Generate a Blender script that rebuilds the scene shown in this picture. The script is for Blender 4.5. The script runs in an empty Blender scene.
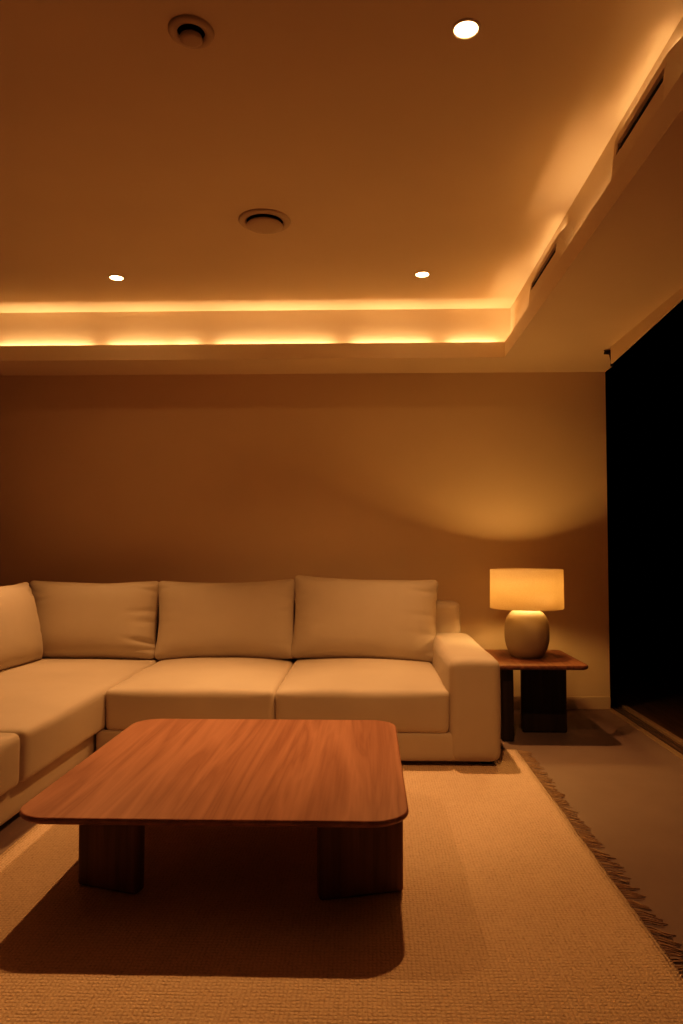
import bpy, bmesh, math, random
from mathutils import Vector, Matrix, noise, Euler
random.seed(7)
PI = math.pi
scn = bpy.context.scene
col = scn.collection

# ------------------------------------------------------------------ helpers
def link(o, parent=None):
    col.objects.link(o)
    if parent is not None:
        o.parent = parent
    return o

def obj(name, bm, mat, parent=None, smooth=False, bevel=0.0, segs=3, loc=None, rot=None):
    bmesh.ops.recalc_face_normals(bm, faces=bm.faces[:])
    me = bpy.data.meshes.new(name)
    bm.to_mesh(me); bm.free()
    me.materials.append(mat)
    if smooth:
        for p in me.polygons: p.use_smooth = True
    o = link(bpy.data.objects.new(name, me), parent)
    if loc is not None: o.location = loc
    if rot is not None: o.rotation_euler = rot
    if bevel > 0:
        m = o.modifiers.new('bevel', 'BEVEL'); m.width = bevel; m.segments = segs
        m.limit_method = 'ANGLE'; m.angle_limit = math.radians(40)
        m.harden_normals = False
        for p in me.polygons: p.use_smooth = True
        w = o.modifiers.new('wn', 'WEIGHTED_NORMAL'); w.keep_sharp = True
    return o

def tag(o, label=None, cat=None, group=None, kind=None):
    if label: o['label'] = label
    if cat: o['category'] = cat
    if group: o['group'] = group
    if kind: o['kind'] = kind
    return o

def empty(name, loc, label, cat, group=None, rotz=0):
    o = bpy.data.objects.new(name, None)
    o.location = loc; o.rotation_euler = (0, 0, rotz)
    o.empty_display_size = 0.1
    link(o)
    return tag(o, label, cat, group)

def box(bm, x0, x1, y0, y1, z0, z1):
    vs = [bm.verts.new(p) for p in ((x0,y0,z0),(x1,y0,z0),(x1,y1,z0),(x0,y1,z0),
                                    (x0,y0,z1),(x1,y0,z1),(x1,y1,z1),(x0,y1,z1))]
    for f in ((0,3,2,1),(4,5,6,7),(0,1,5,4),(1,2,6,5),(2,3,7,6),(3,0,4,7)):
        bm.faces.new([vs[i] for i in f])
    return vs

def BX(*a):
    bm = bmesh.new(); box(bm, *a); return bm

def lathe(bm, prof, n=64, cap_b=True, cap_t=True):
    rings = []
    for r, z in prof:
        rings.append([bm.verts.new((r*math.cos(2*PI*k/n), r*math.sin(2*PI*k/n), z)) for k in range(n)])
    for a, b in zip(rings[:-1], rings[1:]):
        for k in range(n):
            bm.faces.new((a[k], a[(k+1) % n], b[(k+1) % n], b[k]))
    if cap_b: bm.faces.new(rings[0][::-1])
    if cap_t: bm.faces.new(rings[-1])
    return rings

def rounded_slab(bm, x0, x1, y0, y1, R, prof, n=14):
    """rounded rectangle outline swept through a list of (inset, z)."""
    rings = []
    for ins, z in prof:
        ring = []
        r = R - ins
        for cx, cy, a0 in ((x1-R, y1-R, 0), (x0+R, y1-R, PI/2), (x0+R, y0+R, PI), (x1-R, y0+R, 1.5*PI)):
            for k in range(n+1):
                a = a0 + PI/2*k/n
                ring.append(bm.verts.new((cx+r*math.cos(a), cy+r*math.sin(a), z)))
        rings.append(ring)
    m = len(rings[0])
    for a, b in zip(rings[:-1], rings[1:]):
        for k in range(m):
            bm.faces.new((a[k], a[(k+1) % m], b[(k+1) % m], b[k]))
    bm.faces.new(rings[0][::-1]); bm.faces.new(rings[-1])

def soft_box(sx, sy, sz, r, seg=(26, 26, 10), fn=None):
    """upholstered block centred on the origin, rounded by r; fn(p,u,v,w)->p shapes it on."""
    bm = bmesh.new()
    h = Vector((sx/2, sy/2, sz/2))
    vmap = {}
    def ease(i, n, hh):
        s = -1 + 2*i/n
        # more divisions near the rounded ends
        return math.copysign(1-(1-abs(s))**1.7, s)
    def vert(i, j, k):
        key = (i, j, k)
        if key in vmap: return vmap[key]
        u, v, w = ease(i, seg[0], h.x), ease(j, seg[1], h.y), ease(k, seg[2], h.z)
        p = Vector((u*h.x, v*h.y, w*h.z))
        q = Vector([max(-(h[a]-r), min(h[a]-r, p[a])) for a in range(3)])
        d = p-q
        if d.length > 1e-9:
            m = max(abs(d.x), abs(d.y), abs(d.z))
            p = q + d.normalized()*m
        if fn: p = fn(p, p.x/h.x, p.y/h.y, p.z/h.z)
        vmap[key] = bm.verts.new(p)
        return vmap[key]
    X, Y, Z = seg
    def grid(n1, n2, f):
        for a in range(n1):
            for b in range(n2):
                bm.faces.new((f(a, b), f(a+1, b), f(a+1, b+1), f(a, b+1)))
    grid(X, Y, lambda a, b: vert(a, b, 0)); grid(X, Y, lambda a, b: vert(a, b, Z))
    grid(X, Z, lambda a, b: vert(a, 0, b)); grid(X, Z, lambda a, b: vert(a, Y, b))
    grid(Y, Z, lambda a, b: vert(0, a, b)); grid(Y, Z, lambda a, b: vert(X, a, b))
    return bm

def tube(bm, pts, radii, n=6):
    rings = []
    for i, p in enumerate(pts):
        p = Vector(p)
        t = (Vector(pts[min(i+1, len(pts)-1)])-Vector(pts[max(i-1, 0)])).normalized()
        a = t.orthogonal().normalized(); b = t.cross(a)
        rings.append([bm.verts.new(p+radii[i]*(a*math.cos(2*PI*k/n)+b*math.sin(2*PI*k/n))) for k in range(n)])
    for r0, r1 in zip(rings[:-1], rings[1:]):
        for k in range(n):
            bm.faces.new((r0[k], r0[(k+1) % n], r1[(k+1) % n], r1[k]))
    bm.faces.new(rings[0][::-1]); bm.faces.new(rings[-1])

# ---------------------------------------------------------------- materials
class M:
    def __init__(s, name):
        s.m = bpy.data.materials.new(name); s.m.use_nodes = True
        s.nt = s.m.node_tree; s.b = s.nt.nodes['Principled BSDF']
        s.out = s.nt.nodes['Material Output']
    def n(s, t, **kw):
        nd = s.nt.nodes.new(t)
        for k, v in kw.items():
            if k in nd.inputs: nd.inputs[k].default_value = v
            else: setattr(nd, k, v)
        return nd
    def l(s, a, b): s.nt.links.new(a, b)
    def coords(s, scale=(1, 1, 1)):
        t = s.n('ShaderNodeTexCoord'); mp = s.n('ShaderNodeMapping')
        mp.inputs['Scale'].default_value = scale
        s.l(t.outputs['Object'], mp.inputs['Vector'])
        return mp.outputs['Vector']
    def ramp(s, fac, stops):
        r = s.n('ShaderNodeValToRGB')
        e = r.color_ramp.elements
        e[0].position, e[0].color = stops[0][0], (*stops[0][1], 1)
        e[1].position, e[1].color = stops[-1][0], (*stops[-1][1], 1)
        for p, c in stops[1:-1]:
            x = e.new(p); x.color = (*c, 1)
        s.l(fac, r.inputs['Fac'])
        return r.outputs['Color']
    def bump(s, h, strength=0.3, dist=0.002):
        b = s.n('ShaderNodeBump'); b.inputs['Strength'].default_value = strength
        b.inputs['Distance'].default_value = dist
        s.l(h, b.inputs['Height']); s.l(b.outputs['Normal'], s.b.inputs['Normal'])

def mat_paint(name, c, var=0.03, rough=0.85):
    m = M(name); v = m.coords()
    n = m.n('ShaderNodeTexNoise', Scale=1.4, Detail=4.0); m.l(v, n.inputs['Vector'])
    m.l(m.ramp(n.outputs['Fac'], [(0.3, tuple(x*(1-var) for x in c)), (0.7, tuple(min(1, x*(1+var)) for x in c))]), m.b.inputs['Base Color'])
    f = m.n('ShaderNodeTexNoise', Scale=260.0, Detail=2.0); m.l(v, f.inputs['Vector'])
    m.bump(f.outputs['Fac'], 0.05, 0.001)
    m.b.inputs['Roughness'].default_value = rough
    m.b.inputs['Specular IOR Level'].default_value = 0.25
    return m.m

def mat_plain(name, c, rough=0.5, spec=0.5, metal=0.0):
    m = M(name); v = m.coords()
    n = m.n('ShaderNodeTexNoise', Scale=30.0, Detail=3.0); m.l(v, n.inputs['Vector'])
    m.l(m.ramp(n.outputs['Fac'], [(0.3, tuple(x*0.93 for x in c)), (0.7, tuple(min(1, x*1.05) for x in c))]), m.b.inputs['Base Color'])
    m.b.inputs['Roughness'].default_value = rough
    m.b.inputs['Specular IOR Level'].default_value = spec
    m.b.inputs['Metallic'].default_value = metal
    return m.m

def mat_fabric(name, c, thread=700.0):
    m = M(name); v = m.coords()
    w1 = m.n('ShaderNodeTexNoise', Scale=3.0, Detail=3.0); m.l(v, w1.inputs['Vector'])
    m.l(m.ramp(w1.outputs['Fac'], [(0.3, tuple(x*0.95 for x in c)), (0.7, tuple(min(1, x*1.04) for x in c))]), m.b.inputs['Base Color'])
    a = m.n('ShaderNodeTexNoise', Scale=thread, Detail=2.0); m.l(v, a.inputs['Vector'])
    m.bump(a.outputs['Fac'], 0.18, 0.0012)
    m.b.inputs['Roughness'].default_value = 0.9
    m.b.inputs['Specular IOR Level'].default_value = 0.15
    m.b.inputs['Sheen Weight'].default_value = 0.12
    m.b.inputs['Sheen Roughness'].default_value = 0.5
    return m.m

def mat_wood(name, dark, mid, light, rough=0.42, scale=1.0, axis='Y', spec=0.35):
    m = M(name)
    st = {'Y': (1, 0.06, 1), 'Z': (1, 1, 0.06), 'X': (0.06, 1, 1)}[axis]
    v = m.coords(st)
    # broad wandering figure
    n1 = m.n('ShaderNodeTexNoise', Scale=9.0*scale, Detail=3.0, Distortion=0.6); m.l(v, n1.inputs['Vector'])
    wv = m.n('ShaderNodeMath', operation='MULTIPLY'); m.l(n1.outputs['Fac'], wv.inputs[0]); wv.inputs[1].default_value = 9.0
    fr = m.n('ShaderNodeMath', operation='PINGPONG'); m.l(wv.outputs[0], fr.inputs[0]); fr.inputs[1].default_value = 1.0
    # fine streaks
    v2 = m.coords(tuple(x if x != 0.06 else 0.02 for x in st))
    n2 = m.n('ShaderNodeTexNoise', Scale=90.0*scale, Detail=5.0); m.l(v2, n2.inputs['Vector'])
    mx = m.n('ShaderNodeMath', operation='MULTIPLY_ADD'); m.l(n2.outputs['Fac'], mx.inputs[0]); mx.inputs[1].default_value = 0.55
    sc = m.n('ShaderNodeMath', operation='MULTIPLY'); m.l(fr.outputs[0], sc.inputs[0]); sc.inputs[1].default_value = 0.5
    m.l(sc.outputs[0], mx.inputs[2])
    m.l(m.ramp(mx.outputs[0], [(0.15, dark), (0.48, mid), (0.85, light)]), m.b.inputs['Base Color'])
    m.bump(n2.outputs['Fac'], 0.06, 0.001)
    m.b.inputs['Roughness'].default_value = rough
    m.b.inputs['Specular IOR Level'].default_value = spec
    return m.m

def mat_rug(name):
    m = M(name); v = m.coords()
    # flat-woven loops: rows across X and Y broken by noise
    d = m.n('ShaderNodeTexNoise', Scale=22.0, Detail=2.0); m.l(v, d.inputs['Vector'])
    dv = m.n('ShaderNodeVectorMath', operation='SCALE'); m.l(d.outputs['Color'], dv.inputs[0]); dv.inputs['Scale'].default_value = 0.010
    av = m.n('ShaderNodeVectorMath', operation='ADD'); m.l(v, av.inputs[0]); m.l(dv.outputs[0], av.inputs[1])
    sp = m.n('ShaderNodeSeparateXYZ'); m.l(av.outputs[0], sp.inputs[0])
    def sine(o, k):
        a = m.n('ShaderNodeMath', operation='MULTIPLY'); m.l(o, a.inputs[0]); a.inputs[1].default_value = k
        s = m.n('ShaderNodeMath', operation='SINE'); m.l(a.outputs[0], s.inputs[0])
        b = m.n('ShaderNodeMath', operation='ABSOLUTE'); m.l(s.outputs[0], b.inputs[0]); return b.outputs[0]
    pr = m.n('ShaderNodeMath', operation='MULTIPLY'); m.l(sine(sp.outputs['X'], PI/0.012), pr.inputs[0]); m.l(sine(sp.outputs['Y'], PI/0.014), pr.inputs[1])
    n = m.n('ShaderNodeTexNoise', Scale=110.0, Detail=3.0); m.l(v, n.inputs['Vector'])
    ad = m.n('ShaderNodeMath', operation='MULTIPLY_ADD'); m.l(pr.outputs[0], ad.inputs[0]); ad.inputs[1].default_value = 0.35; m.l(n.outputs['Fac'], ad.inputs[2])
    big = m.n('ShaderNodeTexNoise', Scale=5.0, Detail=3.0); m.l(v, big.inputs['Vector'])
    a2 = m.n('ShaderNodeMath', operation='MULTIPLY_ADD'); m.l(big.outputs['Fac'], a2.inputs[0]); a2.inputs[1].default_value = 0.25; m.l(ad.outputs[0], a2.inputs[2])
    m.l(m.ramp(a2.outputs[0], [(0.25, (0.36, 0.27, 0.19)), (0.6, (0.62, 0.475, 0.345)), (0.95, (0.73, 0.585, 0.44))]), m.b.inputs['Base Color'])
    m.bump(ad.outputs[0], 0.9, 0.006)
    m.b.inputs['Roughness'].default_value = 0.95
    m.b.inputs['Specular IOR Level'].default_value = 0.1
    return m.m

def mat_floor(name):
    m = M(name); v = m.coords()
    n = m.n('ShaderNodeTexNoise', Scale=1.1, Detail=6.0, Roughness=0.6); m.l(v, n.inputs['Vector'])
    m.l(m.ramp(n.outputs['Fac'], [(0.3, (0.19, 0.15, 0.13)), (0.7, (0.25, 0.195, 0.168))]), m.b.inputs['Base Color'])
    m.b.inputs['Roughness'].default_value = 0.55
    m.b.inputs['Specular IOR Level'].default_value = 0.3
    return m.m

def mat_emit(name, c, s):
    m = M(name)
    m.b.inputs['Base Color'].default_value = (0.8, 0.8, 0.8, 1)
    m.b.inputs['Emission Color'].default_value = (*c, 1)
    m.b.inputs['Emission Strength'].default_value = s
    return m.m

def mat_shade(name):
    m = M(name); v = m.coords((1, 1, 1))
    n = m.n('ShaderNodeTexNoise', Scale=160.0, Detail=2.0); m.l(v, n.inputs['Vector'])
    c = m.ramp(n.outputs['Fac'], [(0.3, (0.66, 0.56, 0.40)), (0.7, (0.73, 0.63, 0.46))])
    df = m.n('ShaderNodeBsdfDiffuse'); tl = m.n('ShaderNodeBsdfTranslucent')
    m.l(c, df.inputs['Color']); m.l(c, tl.inputs['Color'])
    mx = m.n('ShaderNodeMixShader'); mx.inputs['Fac'].default_value = SHADE_T
    m.l(df.outputs[0], mx.inputs[1]); m.l(tl.outputs[0], mx.inputs[2])
    m.l(mx.outputs[0], m.out.inputs['Surface'])
    return m.m

SHADE_T = 0.58
LENS_E = 80.0
WALL = mat_paint('wall_paint', (0.70, 0.57, 0.41))
WALL_BOUNCE_CUT = mat_paint('wall_paint_bounce_cut', (0.26, 0.21, 0.16))  # wall paint darkened on the unseen left and rear walls to cut bounce light
CEIL = mat_paint('ceiling_paint', (0.74, 0.64, 0.50))
SOFF = mat_paint('soffit_paint', (0.74, 0.64, 0.50))
BASEB = mat_paint('baseboard_paint', (0.60, 0.50, 0.37), rough=0.6)
FLOOR = mat_floor('floor_finish')
RUG = mat_rug('rug_weave')
FRINGE = mat_plain('fringe_yarn', (0.46, 0.34, 0.23), 0.95, 0.1)
FAB = mat_fabric('sofa_fabric', (0.525, 0.465, 0.39))
TOPW = mat_wood('coffee_table_wood', (0.235, 0.102, 0.070), (0.315, 0.150, 0.105), (0.39, 0.193, 0.136))
LEGW = mat_wood('coffee_leg_wood', (0.13, 0.052, 0.025), (0.20, 0.085, 0.042), (0.26, 0.115, 0.06), axis='Z')
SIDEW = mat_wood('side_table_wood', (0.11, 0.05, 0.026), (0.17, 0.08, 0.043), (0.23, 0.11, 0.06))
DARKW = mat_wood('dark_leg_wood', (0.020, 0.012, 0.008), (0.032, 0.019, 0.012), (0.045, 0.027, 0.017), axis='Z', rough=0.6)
BLACK = mat_plain('black_plastic', (0.012, 0.011, 0.010), 0.6, 0.3)
THROAT_SHADE = mat_plain('vent_throat_shade', (0.006, 0.005, 0.005), 0.9, 0.05)  # near-black sheet, the shade inside the vent openings put into the colour
VALVE = mat_paint('vent_enamel', (0.52, 0.44, 0.33), rough=0.5)
CLAY = mat_paint('lamp_ceramic', (0.42, 0.37, 0.26), var=0.06, rough=0.75)
SHADE = mat_shade('lamp_linen')
BULB = mat_emit('bulb_glow', (1, 0.55, 0.2), 4.0)
LENS = mat_emit('downlight_glow', (1.0, 0.52, 0.20), LENS_E)
LENSN = mat_emit('downlight_glow_near', (1.0, 0.55, 0.24), 18.0)
RING = mat_paint('downlight_ring', (0.72, 0.62, 0.48), rough=0.5)
RAIL = mat_plain('track_metal', (0.30, 0.23, 0.15), 0.5, 0.4)
CHAN = mat_plain('track_channel', (0.12, 0.085, 0.06), 0.7, 0.2)
DECK = mat_wood('deck_boards', (0.05, 0.025, 0.012), (0.08, 0.04, 0.02), (0.11, 0.058, 0.03), rough=0.6)

# ------------------------------------------------------------------- camera
F = 720.0; CH = 1.15
YAW, PITCH = 0.027, 0.042
cd = bpy.data.cameras.new('camera'); cam = link(bpy.data.objects.new('camera', cd))
cd.sensor_width = 36; cd.sensor_fit = 'AUTO'; cd.lens = 36*F/1024
cam.location = (0, 0, CH); cam.rotation_euler = (PI/2+PITCH, 0, YAW)
cd.shift_x = -(369-341.5-F*math.tan(YAW))/1024
cd.shift_y = (548-512-F*math.tan(PITCH))/1024
cd.clip_start = 0.05
scn.camera = cam

# --------------------------------------------------------------------- room
YW = 5.24                 # back wall
ZS, ZL, ZC = 2.431, 2.536, 2.782   # soffit underside, lip top, ceiling
YL, XL_ = 4.82, 0.915     # inner faces of the light cove lip
RC = 0.05                 # cove gap
XW = 1.72                 # end of back wall / door plane
XLEFT, YREAR = -3.3, -2.4

tag(obj('floor', BX(XLEFT, 1.70, YREAR, YW+0.1, -0.1, 0), FLOOR), kind='structure')
tag(obj('floor_deck', BX(1.875, 7.0, YREAR-2, 11, -0.12, -0.02), DECK), kind='structure')
tag(obj('wall_back', BX(XLEFT-0.1, XW, YW, YW+0.12, -0.1, 2.9), WALL), kind='structure')
tag(obj('wall_left', BX(XLEFT-0.1, XLEFT, YREAR, YW, -0.1, 2.9), WALL_BOUNCE_CUT), kind='structure')
tag(obj('wall_rear', BX(XLEFT-0.1, XW+0.1, YREAR-0.1, YREAR, -0.1, 2.9), WALL_BOUNCE_CUT), kind='structure')
bm = bmesh.new()
box(bm, XW, XW+0.12, YREAR, -1.4, -0.1, 2.9)       # solid end behind the viewer
box(bm, XW, XW+0.015, -1.4, YW+0.12, 2.63, 2.9)     # header above the sliding door
tag(obj('wall_right', bm, WALL), kind='structure')
tag(obj('ceiling', BX(XLEFT-0.1, XW+0.015, YREAR-0.1, YW+0.12, ZC, ZC+0.12), CEIL), kind='structure')
# dropped soffit along the back wall and the door wall with an upturned lip
bm = bmesh.new()
zt = 2.482
box(bm, XLEFT, XL_, YL, YW, ZS, zt)
box(bm, XLEFT, XL_+0.012, YL, YL+0.012, zt, ZL)
box(bm, XLEFT, XL_+RC, YL+RC, YW, zt, ZC)
box(bm, XL_, 1.545, YREAR, YW, ZS, zt)
box(bm, XL_, XL_+0.012, YREAR, YL, zt, ZL)
box(bm, XL_+RC, 1.545, YREAR, YW, zt, ZC)
# far end of the curtain pocket, cut back to the door head
lo_ = [bm.verts.new((x, y, ZS)) for x, y in ((1.545, 4.60), (XW, 5.10), (XW, YW), (1.545, YW))]
hi_ = [bm.verts.new((v.co.x, v.co.y, ZC)) for v in lo_]
bm.faces.new(lo_[::-1]); bm.faces.new(hi_)
for k in range(4): bm.faces.new((lo_[k], lo_[(k+1) % 4], hi_[(k+1) % 4], hi_[k]))
tag(obj('trim_1', bm, SOFF), kind='structure')
tag(obj('baseboard_back', BX(XLEFT, XW, YW-0.014, YW, 0, 0.09), BASEB, bevel=0.004), kind='structure')
tag(obj('baseboard_left', BX(XLEFT, XLEFT+0.014, YREAR, YW-0.014, 0, 0.09), BASEB, bevel=0.004), kind='structure')
# sliding door: head rail under the soffit edge and recessed floor track
dr = tag(bpy.data.objects.new('door_1', None), kind='structure'); link(dr)
bm = bmesh.new()
for (ya, za), (yb_, zb_) in (((4.585, 2.322), (3.5, 2.379)), ((3.5, 2.379), (-1.4, 2.379))):
    vs = [bm.verts.new(p) for p in ((1.541, ya, za), (1.551, ya, za), (1.551, ya, 2.4305), (1.541, ya, 2.4305),
                                    (1.541, yb_, zb_), (1.551, yb_, zb_), (1.551, yb_, 2.4305), (1.541, yb_, 2.4305))]
    for f in ((0, 1, 2, 3), (7, 6, 5, 4), (0, 4, 5, 1), (1, 5, 6, 2), (2, 6, 7, 3), (3, 7, 4, 0)):
        bm.faces.new([vs[q] for q in f])
obj('head_rail', bm, SOFF, dr)
bm = bmesh.new()
tube(bm, [(1.525, 4.66, 2.436), (1.53, 4.655, 2.415), (1.55, 4.64, 2.412), (1.562, 4.63, 2.39), (1.566, 4.63, 2.35), (1.562, 4.63, 2.318)],
     [0.010, 0.015, 0.017, 0.015, 0.012, 0.009], 8)
obj('rail_bracket', bm, BLACK, dr, smooth=True)
for a, b in ((1.700, 1.738), (1.838, 1.875)):
    obj('track_rail', BX(a, b, -1.4, YW+0.1, -0.06, 0.006), RAIL, dr, bevel=0.003)
bm = bmesh.new()
box(bm, 1.738, 1.838, -1.4, YW+0.1, -0.06, -0.012)
for k in range(2):
    box(bm, 1.764+k*0.04, 1.772+k*0.04, -1.4, YW+0.1, -0.012, -0.001)
obj('track_channel', bm, CHAN, dr)

# ---------------------------------------------------------- slot air vents
VENTS = []
def slot_vent(y0, y1, q0, q1, tp, label):
    yc = (y0+y1)/2
    t = empty('slot_vent', (XL_, yc, ZL), label, 'air vent', 'slot air vents in the light cove')
    L = (y1-y0)/2
    hz = 0.165                                       # housing height; light passes above it
    pr = [(0.013, -0.05), (0.003, 0.0005), (0.022, hz)]
    def P(y, s, d=0.0):
        return (0.003+0.019*s+d, y, 0.0005+(hz-0.0005)*s)
    s0, s1 = 0.50, 0.78
    a, b = q0-yc, q1-yc
    bm = bmesh.new()
    def quad(*q): bm.faces.new([bm.verts.new(x) for x in q])
    N = -L+tp
    quad(P(N, 0), P(L, 0), P(L, s0), P(N, s0))
    quad(P(N, s1), P(L, s1), P(L, 1), P(N, 1))
    quad(P(N, s0), P(a, s0), P(a, s1), P(N, s1))
    quad(P(b, s0), P(L, s0), P(L, s1), P(b, s1))
    e = 0.014
    quad(P(a, s0), P(b, s0), P(b, s0, e), P(a, s0, e))
    quad(P(a, s1), P(b, s1), P(b, s1, e), P(a, s1, e))
    quad(P(a, s0), P(a, s1), P(a, s1, e), P(a, s0, e))
    quad(P(b, s0), P(b, s1), P(b, s1, e), P(b, s0, e))
    xb = RC-0.002
    quad(P(N, 1), P(L, 1), (xb, L, hz), (xb, -L, hz))
    for y, yw in ((N, -L), (L, L)):
        quad(P(y, 0), P(y, s0), P(y, s1), P(y, 1), (xb, yw, hz), (xb, yw, 0.0005))
    bmesh.ops.remove_doubles(bm, verts=bm.verts[:], dist=1e-5)
    obj('housing', bm, SOFF, t)
    bm = bmesh.new()
    bm.faces.new([bm.verts.new(x) for x in (P(a, s0, e*.9), P(b, s0, e*.9), P(b, s1, e*.9), P(a, s1, e*.9))])
    obj('throat_shade', bm, THROAT_SHADE, t)
    bm = bmesh.new()
    x, _, z = P(0, (s0+s1)/2, 0.006)
    box(bm, x-0.002, x+0.002, a+0.002, b-0.002, z-0.002, z+0.002)
    obj('deflector_blade', bm, BLACK, t)
    VENTS.append((y0, y1, tp, ZL+hz))
slot_vent(3.36, 4.12, 3.545, 4.09, 0.17, 'long dark slot air vent in the cove, farther one near the back wall')
slot_vent(2.10, 2.70, 2.235, 2.665, 0.12, 'long dark slot air vent in the cove, nearer one at the upper right')

# ------------------------------------------------------- round ceiling vents
def disc_valve(x, y, R, drop, rin, ro, label):
    t = empty('round_ceiling_vent', (x, y, ZC), label, 'ceiling vent', 'round ceiling vents')
    bm = bmesh.new()
    lathe(bm, [(R, 0), (R, -0.004), (R*0.96, -0.009), (R*0.80, -0.011), (R*ro, -0.008), (R*ro, -0.0008)], 64, False, False)
    obj('flange', bm, VALVE, t, smooth=True)
    bm = bmesh.new()
    lathe(bm, [(R*ro, -0.0008), (rin*0.3, -0.0006)], 48, False, True)
    obj('throat_shade', bm, THROAT_SHADE, t)
    bm = bmesh.new()
    lathe(bm, [(rin*0.25, -0.001), (rin*0.25, -drop+0.012), (rin*0.96, -drop+0.010), (rin, -drop+0.005), (rin*0.97, -drop),
               (rin*0.6, -drop-0.004), (0.001, -drop-0.005)], 64, True, True)
    obj('valve_disc', bm, VALVE, t, smooth=True)
disc_valve(-0.560, 2.195, 0.072, 0.030, 0.036, 0.60, 'small round ceiling vent with a dropped centre disc, nearer the top of frame')
disc_valve(-0.518, 3.515, 0.130, 0.030, 0.090, 0.70, 'wide round ceiling vent with a flat disc, between the two far downlights')

# --------------------------------------------------------------- downlights
WARM = (1.0, 0.455, 0.165)
DLW = 185
def downlight(x, y, label, watts, blend=0.6, size=80, aim=0.0, side=0.0, lens=None):
    t = empty('recessed_downlight', (x, y, ZC), label, 'downlight', 'recessed downlights')
    bm = bmesh.new()
    lathe(bm, [(0.047, 0), (0.047, -0.003), (0.043, -0.005), (0.038, -0.004), (0.037, -0.001)], 48, False, False)
    obj('trim_ring', bm, RING, t, smooth=True)
    bm = bmesh.new()
    lathe(bm, [(0.037, -0.001), (0.031, -0.003), (0.018, -0.004), (0.001, -0.005)], 48, False, True)
    obj('lens', bm, lens or LENS, t, smooth=True)
    ld = bpy.data.lights.new('downlight_beam', 'SPOT')
    ld.energy = watts; ld.color = WARM; ld.spot_size = math.radians(size); ld.spot_blend = blend
    ld.shadow_soft_size = 0.03
    lo = link(bpy.data.objects.new('downlight_beam', ld)); lo.location = (x, y, ZC-0.04); lo.rotation_euler = (-aim, side, 0)
downlight(0.320, 4.24, 'glowing recessed ceiling downlight on the right, near the back cove', DLW, size=92, blend=0.8, aim=0.37, side=0.0)
downlight(-1.523, 4.245, 'glowing recessed ceiling downlight on the left, near the back cove', DLW, size=92, blend=0.8, aim=0.33, side=0.12)
downlight(0.307, 2.208, 'glowing recessed ceiling downlight nearest the camera, largest and brightest', 105, size=70, blend=0.9, aim=-0.62, side=0.16, lens=LENSN)

# ------------------------------------------------------------ cove strips
def strip(p0, p1, wpm, tilt=0.6):
    p0, p1 = Vector(p0), Vector(p1)
    L = (p1-p0).length
    ld = bpy.data.lights.new('cove_strip', 'AREA'); ld.shape = 'RECTANGLE'
    ld.size = L; ld.size_y = 0.012; ld.energy = wpm*L; ld.color = (1.0, 0.52, 0.21)
    o = link(bpy.data.objects.new('cove_strip', ld))
    o.location = (p0+p1)/2
    ang = math.atan2(p1.y-p0.y, p1.x-p0.x)
    o.rotation_euler = (Matrix.Rotation(ang, 4, 'Z') @ Matrix.Rotation(PI-tilt*(1 if ang < 0.1 else -1), 4, 'X')).to_euler()
WPM = 4.4
zs = 2.505
cuts = [XLEFT+0.05, -2.62, -1.85, -1.37, -1.105, -0.18, 0.478, XL_+0.02]
for a, b in zip(cuts[:-1], cuts[1:]):
    g0 = 0.02 if a == -1.37 else 0.06
    g1 = 0.02 if b == -1.37 else 0.06
    strip((a+g0, YL+0.033, zs), (b-g1, YL+0.033, zs), WPM)
for a, b in ((4.14, 4.80), (2.72, 3.395), (0.9, 2.12), (-2.0, 0.8)):
    strip((XL_+0.033, a, zs), (XL_+0.033, b, zs), WPM*(0.43 if a > 2.3 else 0.16))

for y0, y1, tp, z in VENTS:                              # short runs on top of the vent housings
    strip((XL_+0.036, y0+tp-0.03, z+0.008), (XL_+0.036, y1-0.01, z+0.008), WPM*0.11)

# ---------------------------------------------------------------------- rug
RX0, RX1, RY0, RY1 = -1.37, 0.835, 0.35, 4.15
bm = bmesh.new()
nx, ny = 60, 100
gv = [[None]*(ny+1) for _ in range(nx+1)]
for i in range(nx+1):
    for j in range(ny+1):
        x = RX0+(RX1-RX0)*i/nx; y = RY0+(RY1-RY0)*j/ny
        e = 0.004*noise.noise((y*3, 0.3, 7.0)) if i in (0, nx) else 0
        gv[i][j] = bm.verts.new((x+e, y, 0.011+0.0008*noise.noise((x*6, y*6, 1.0))))
for i in range(nx):
    for j in range(ny):
        bm.faces.new((gv[i][j], gv[i+1][j], gv[i+1][j+1], gv[i][j+1]))
ext = bmesh.ops.extrude_edge_only(bm, edges=[e for e in bm.edges if e.is_boundary])
for v in ext['geom']:
    if isinstance(v, bmesh.types.BMVert): v.co.z = 0.001
rug = obj('woven_rug', bm, RUG, smooth=True)
tag(rug, 'large beige flat-woven rug with fringed edge under the coffee table', 'rug')
bm = bmesh.new()
for side, xe in ((1, RX1),):
    y = RY0
    while y < RY1:
        lean = 0.35*noise.noise((y*2.3, side*5, 0))+random.uniform(-0.35, 0.35) - 0.35
        ln = random.uniform(0.055, 0.08)
        r = random.uniform(0.0016, 0.0028)
        dx, dy = side*math.cos(lean)*ln, math.sin(lean)*ln
        cx = random.uniform(-0.008, 0.008)
        tube(bm, [(xe-side*0.008, y, 0.008), (xe+dx*0.3, y+dy*0.3, 0.009), (xe+dx*0.7, y+dy*0.7+cx, 0.005), (xe+dx, y+dy+cx*2, 0.003)],
             [r*1.2, r, r, r*0.6], 4)
        y += random.uniform(0.008, 0.022)
fr = obj('fringe', bm, FRINGE, rug, smooth=True); fr['kind'] = 'stuff'; fr['label'] = 'loose darker yarn fringe'

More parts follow.
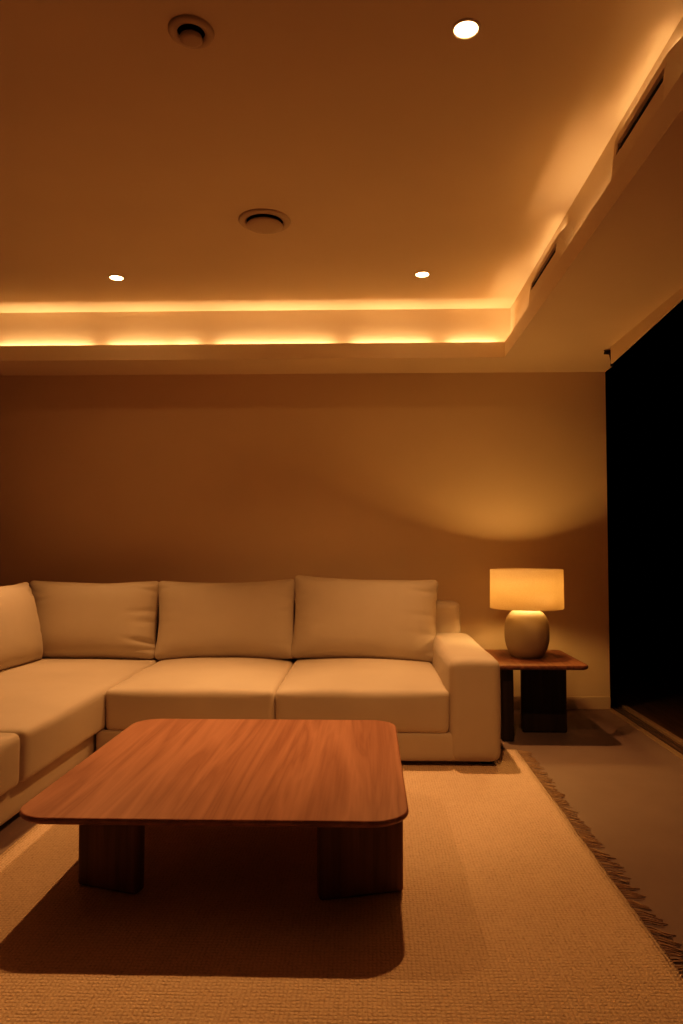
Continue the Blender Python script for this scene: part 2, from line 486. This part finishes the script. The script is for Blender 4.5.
# --------------------------------------------------------------------- sofa
SX0, SXR = -2.68, 0.69       # outer left back, outer right arm
SYF, SYB = 3.80, 5.17        # front and back of the back run
LXF = -1.45                  # front face of the left run
LYN = 1.95                   # near end of the left run
sofa = empty('sectional_sofa', (-1.0, 4.4, 0.013), 'large cream fabric L-shaped sectional sofa against the back wall', 'sofa')
SO = Vector(sofa.location)
def spart(name, bm, mat=FAB, center=(0, 0, 0), rot=None, **kw):
    return obj(name, bm, mat, sofa, loc=Vector(center)-SO, rot=rot, **kw)
z0 = 0.035
bm = soft_box(SXR-0.03-LXF, SYB-SYF-0.012, 0.150, 0.022, (40, 20, 8))
spart('base', bm, center=((SXR-0.03+LXF)/2, (SYF+SYB)/2+0.006, z0+0.075), smooth=True)
bm = soft_box(LXF-SX0, SYB-LYN, 0.150, 0.022, (20, 40, 8))
spart('base', bm, center=((LXF+SX0)/2-0.015, (LYN+SYB)/2, z0+0.075), smooth=True)
def fabric_noise(p, amp, s, seed):
    n = noise.noise_vector(p*s+Vector((seed, seed*1.7, 3.1)))
    return p+n*amp
# arm
def armfn(p, u, v, w):
    p = p.copy()
    if w > 0: p.z += 0.012*(1-u*u)*(1-v*v*0.6)
    p.x += math.copysign(0.010*(1-v*v)*(1-w*w), u)
    return fabric_noise(p, 0.004, 4.0, 11)
bm = soft_box(0.27, 1.20, 0.530, 0.045, (16, 36, 20), armfn)
spart('arm', bm, center=(SXR-0.135, SYF+0.60, z0+0.265), smooth=True)
# backrests
def bkfn(p, u, v, w): return fabric_noise(p, 0.005, 4.0, 23)
bm = soft_box(0.63-SX0, 0.20, 0.745, 0.045, (50, 10, 20), bkfn)
spart('backrest', bm, center=((0.63+SX0)/2, SYB-0.10, z0+0.3725), smooth=True)
bm = soft_box(0.20, SYB-0.2-LYN, 0.745, 0.045, (10, 50, 20), bkfn)
spart('backrest', bm, center=(SX0+0.10, (SYB-0.2+LYN)/2, z0+0.3725), smooth=True)
# seat cushions
def seatfn(seed, crown=0.04, droop=0.012, front=None):
    def fn(p, u, v, w):
        p = p.copy()
        k = (1-abs(u)**2.6)*(1-abs(v)**2.6)
        if w > 0: p.z += crown*k*w
        # sides belly out a little
        kk = 1-w*w
        p.x += math.copysign(0.010*kk*(1-abs(v)**4), u) if abs(u) > 0.9 else 0
        p.y += math.copysign(0.014*kk*(1-abs(u)**4), v) if abs(v) > 0.9 else 0
        # slack creases that run in from the ends
        c = noise.noise(Vector((u*1.5, v*9, seed)))*(abs(u)**3)
        p.z += 0.004*c*(1 if w > 0 else 0)
        return fabric_noise(p, 0.006, 3.0, seed)
    return fn
zb = 0.180
def seat(x0, x1, y0, y1, seed, h=0.220, **kw):
    bm = soft_box(x1-x0, y1-y0, h, 0.030, (34, 34, 14), seatfn(seed, **kw))
    spart('seat_cushion', bm, center=((x0+x1)/2, (y0+y1)/2, zb+h/2), smooth=True)
yb = SYB-0.21
seat(-0.498, 0.420, SYF+0.015, yb, 3)
seat(-1.405, -0.502, SYF+0.015, yb, 5)
seat(SX0+0.205, -1.412, 2.962, yb, 8, crown=0.035)
seat(SX0+0.205, -1.425, LYN+0.0, 2.955, 13)
# back cushions
def backfn(seed, sag=0.02, crease=0.4):
    def fn(p, u, v, w):
        p = p.copy()
        k = (1-abs(u)**2.4)*(1-abs(w)**2.4)
        e = 0.45+0.55*((1-abs(u)**6)*(1-abs(w)**6))
        p.y *= e
        p.y += math.copysign(0.045*k, v) if abs(v) > 0.3 else 0
        # corners stand out, edges pull in
        p.x += -math.copysign(0.024*(1-w*w), u)*min(1, abs(u)**3)
        p.z += -math.copysign(sag*(1-u*u), w)*min(1, abs(w)**3) if w > 0 else 0
        # pulled creases running in from the side seams
        if v < 0.3:
            rnd = random.Random(seed*17)
            for side in (1, -1):
                for _ in range(6):
                    w0 = rnd.uniform(-0.85, 0.9); sl = rnd.uniform(-0.25, 0.25); ln = rnd.uniform(0.3, 0.6)
                    amp = rnd.uniform(0.004, 0.012)*(1.25 if side > 0 else 0.6)
                    t = (u*side-(1-ln))/ln
                    if t > 0:
                        p.y += crease*amp*min(1, t*1.4)*math.exp(-((w-w0-sl*(1-t))/0.055)**2)
        return fabric_noise(p, 0.007, 3.2, seed)
    return fn
def back(cx, cy, zbot, w, h, lean, seed, rotz=0, roll=0, th=0.19, crease=0.4):
    bm = soft_box(w, th, h, 0.045, (56, 12, 56), backfn(seed, crease=crease))
    R = Matrix.Rotation(rotz, 4, 'Z') @ Matrix.Rotation(-lean, 4, 'X') @ Matrix.Rotation(roll, 4, 'Y')
    c = Vector((cx, cy, zbot+h/2*math.cos(lean)))
    return spart('back_cushion', bm, center=c, rot=R.to_euler(), smooth=True)
back(-0.028, 4.862, 0.405, 0.99, 0.555, 0.20, 2, roll=0.035)
back(-0.965, 4.870, 0.405, 0.955, 0.535, 0.19, 4, roll=-0.012)
back(-1.880, 4.875, 0.405, 0.92, 0.530, 0.19, 6, roll=0.006, crease=1.0)
back(-2.25, 4.29, 0.405, 0.96, 0.53, 0.20, 9, rotz=PI/2, roll=0.0)
back(-2.25, 3.29, 0.405, 0.98, 0.53, 0.20, 15, rotz=PI/2, roll=0.0)
for fx, fy in ((0.62, 3.90), (0.62, 5.08), (-1.3, 3.90), (-1.55, 2.05), (-2.58, 2.05), (-2.58, 5.08)):
    bm = bmesh.new(); box(bm, -0.03, 0.03, -0.03, 0.03, 0, 0.036)
    spart('foot', bm, BLACK, center=(fx, fy, 0.0125 if (fx > RX0 and fx < RX1 and fy < RY1) else 0.001), bevel=0.003)

# ------------------------------------------------------------- coffee table
TZ = 0.325
tx0, tx1, ty0, ty1 = -1.116, 0.125, 2.212, 3.50
tc = Vector(((tx0+tx1)/2, (ty0+ty1)/2, 0.012))
ct = empty('coffee_table', tc, 'low square walnut coffee table with rounded corners standing on the rug', 'coffee table')
bm = bmesh.new()
rounded_slab(bm, tx0-tc.x, tx1-tc.x, ty0-tc.y, ty1-tc.y, 0.12,
             [(0.016, 0.0), (0.006, 0.005), (0.001, 0.011), (0.0, 0.015), (0.001, 0.020), (0.003, 0.0235), (0.006, 0.025)])
obj('tabletop', bm, TOPW, ct, loc=(0, 0, TZ-0.025-tc.z))
def slab_leg(parent, base, p, ang, w, th, h, mat):
    bm = bmesh.new(); box(bm, -w/2, w/2, -th/2, th/2, 0, h)
    obj('leg', bm, mat, parent, bevel=0.012, segs=3, loc=Vector(p)-base, rot=(0, 0, ang))
hl = TZ-0.025-0.0125
A = 0.30
slab_leg(ct, tc, (-0.868, 2.445, 0.0125), -0.31, 0.235, 0.055, hl, LEGW)
slab_leg(ct, tc, (-0.030, 2.425, 0.0125), 0.26, 0.285, 0.055, hl, LEGW)
slab_leg(ct, tc, (-0.868, 3.215, 0.0125), 0.31, 0.235, 0.055, hl, LEGW)
slab_leg(ct, tc, (-0.030, 3.225, 0.0125), -0.26, 0.285, 0.055, hl, LEGW)

# --------------------------------------------------------------- side table
sz = 0.462
sx0, sx1, sy0, sy1 = 0.735, 1.292, 4.27, 4.95
sc_ = Vector(((sx0+sx1)/2, (sy0+sy1)/2, 0))
st = empty('side_table', sc_, 'low dark wooden side table with rounded top beside the sofa arm', 'side table')
bm = bmesh.new()
rounded_slab(bm, sx0-sc_.x, sx1-sc_.x, sy0-sc_.y, sy1-sc_.y, 0.05,
             [(0.012, 0), (0.003, 0.006), (0, 0.014), (0.002, 0.022), (0.006, 0.026)])
obj('tabletop', bm, SIDEW, st, loc=(0, 0, sz-0.026))
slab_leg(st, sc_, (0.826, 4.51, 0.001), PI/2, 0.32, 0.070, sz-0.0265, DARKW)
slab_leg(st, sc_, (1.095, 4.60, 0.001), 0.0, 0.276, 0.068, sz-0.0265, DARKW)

# --------------------------------------------------------------- table lamp
LX, LY = 1.000, 4.62
lamp = empty('table_lamp', (LX, LY, sz+0.0005), 'lit table lamp with rounded clay base and beige drum shade on the side table', 'lamp')
bm = bmesh.new()
prof = []
H = 0.302; RM = 0.139
for i in range(61):
    t = math.sin(-PI/2+PI*i/60)
    n_ = 2.9 if t > 0 else 2.2
    r_ = RM*(1-abs(t)**n_)**(1/n_)
    z_ = H/2+0.006*(1-t*t)+H/2*t
    if r_ < 0.088 and t < 0: continue
    prof.append((max(r_, 0.012), z_))
zf = prof[0][1]
prof = [(r_, (z_-zf)*H/(H-zf)) for r_, z_ in prof]
lathe(bm, prof, 72)
obj('base', bm, CLAY, lamp, smooth=True)
bm = bmesh.new(); lathe(bm, [(0.014, H-0.004), (0.014, H+0.03), (0.019, H+0.032), (0.019, H+0.075)], 24)
obj('socket', bm, BLACK, lamp, smooth=False)
bz = 0.404
bm = bmesh.new()
lathe(bm, [(0.012, bz-0.04), (0.02, bz-0.025), (0.03, bz), (0.027, bz+0.018), (0.015, bz+0.03), (0.002, bz+0.033)], 24)
obj('bulb', bm, BULB, lamp, smooth=True)
s0_, s1_ = 0.770-sz, 1.013-sz
bm = bmesh.new()
RS = 0.229
lathe(bm, [(RS, s0_), (RS-0.002, s1_), (RS-0.0045, s1_), (RS-0.0025, s0_), (RS, s0_)], 96, False, False)
bmesh.ops.remove_doubles(bm, verts=bm.verts[:], dist=1e-6)
sh = obj('lamp_shade', bm, SHADE, lamp, smooth=True)
bm = bmesh.new()
for k in range(3):
    a = 2*PI*k/3+0.4
    tube(bm, [(0.016*math.cos(a), 0.016*math.sin(a), H+0.045), ((RS-0.004)*math.cos(a), (RS-0.004)*math.sin(a), s1_-0.06)], [0.0018, 0.0018], 6)
obj('shade_carrier', bm, BLACK, lamp)
ld = bpy.data.lights.new('lamp_bulb', 'POINT'); ld.energy = 54.0; ld.color = (1.0, 0.495, 0.15); ld.shadow_soft_size = 0.035
lo = link(bpy.data.objects.new('lamp_bulb', ld)); lo.location = (LX, LY, sz+bz+0.005)
bpy.data.objects['bulb'].visible_shadow = True

# -------------------------------------------------------------------- world
w = bpy.data.worlds.new('world'); scn.world = w; w.use_nodes = True
w.node_tree.nodes['Background'].inputs['Color'].default_value = (0, 0, 0, 1)
scn.view_settings.view_transform = 'Standard'
scn.view_settings.look = 'None'
scn.view_settings.exposure = 0.0
vs_ = scn.view_settings
vs_.use_curve_mapping = True
cm = vs_.curve_mapping
c_ = cm.curves[3]
for x, y in ((0.02, 0.013), (0.06, 0.052), (0.15, 0.15), (0.35, 0.37), (0.7, 0.74)):
    c_.points.new(x, y)
cm.update()
scn.cycles.max_bounces = 10
scn.cycles.diffuse_bounces = 6
scn.cycles.caustics_reflective = False
scn.cycles.caustics_refractive = False
scn.cycles.sample_clamp_indirect = 6.0
scn.cycles.use_denoising = True
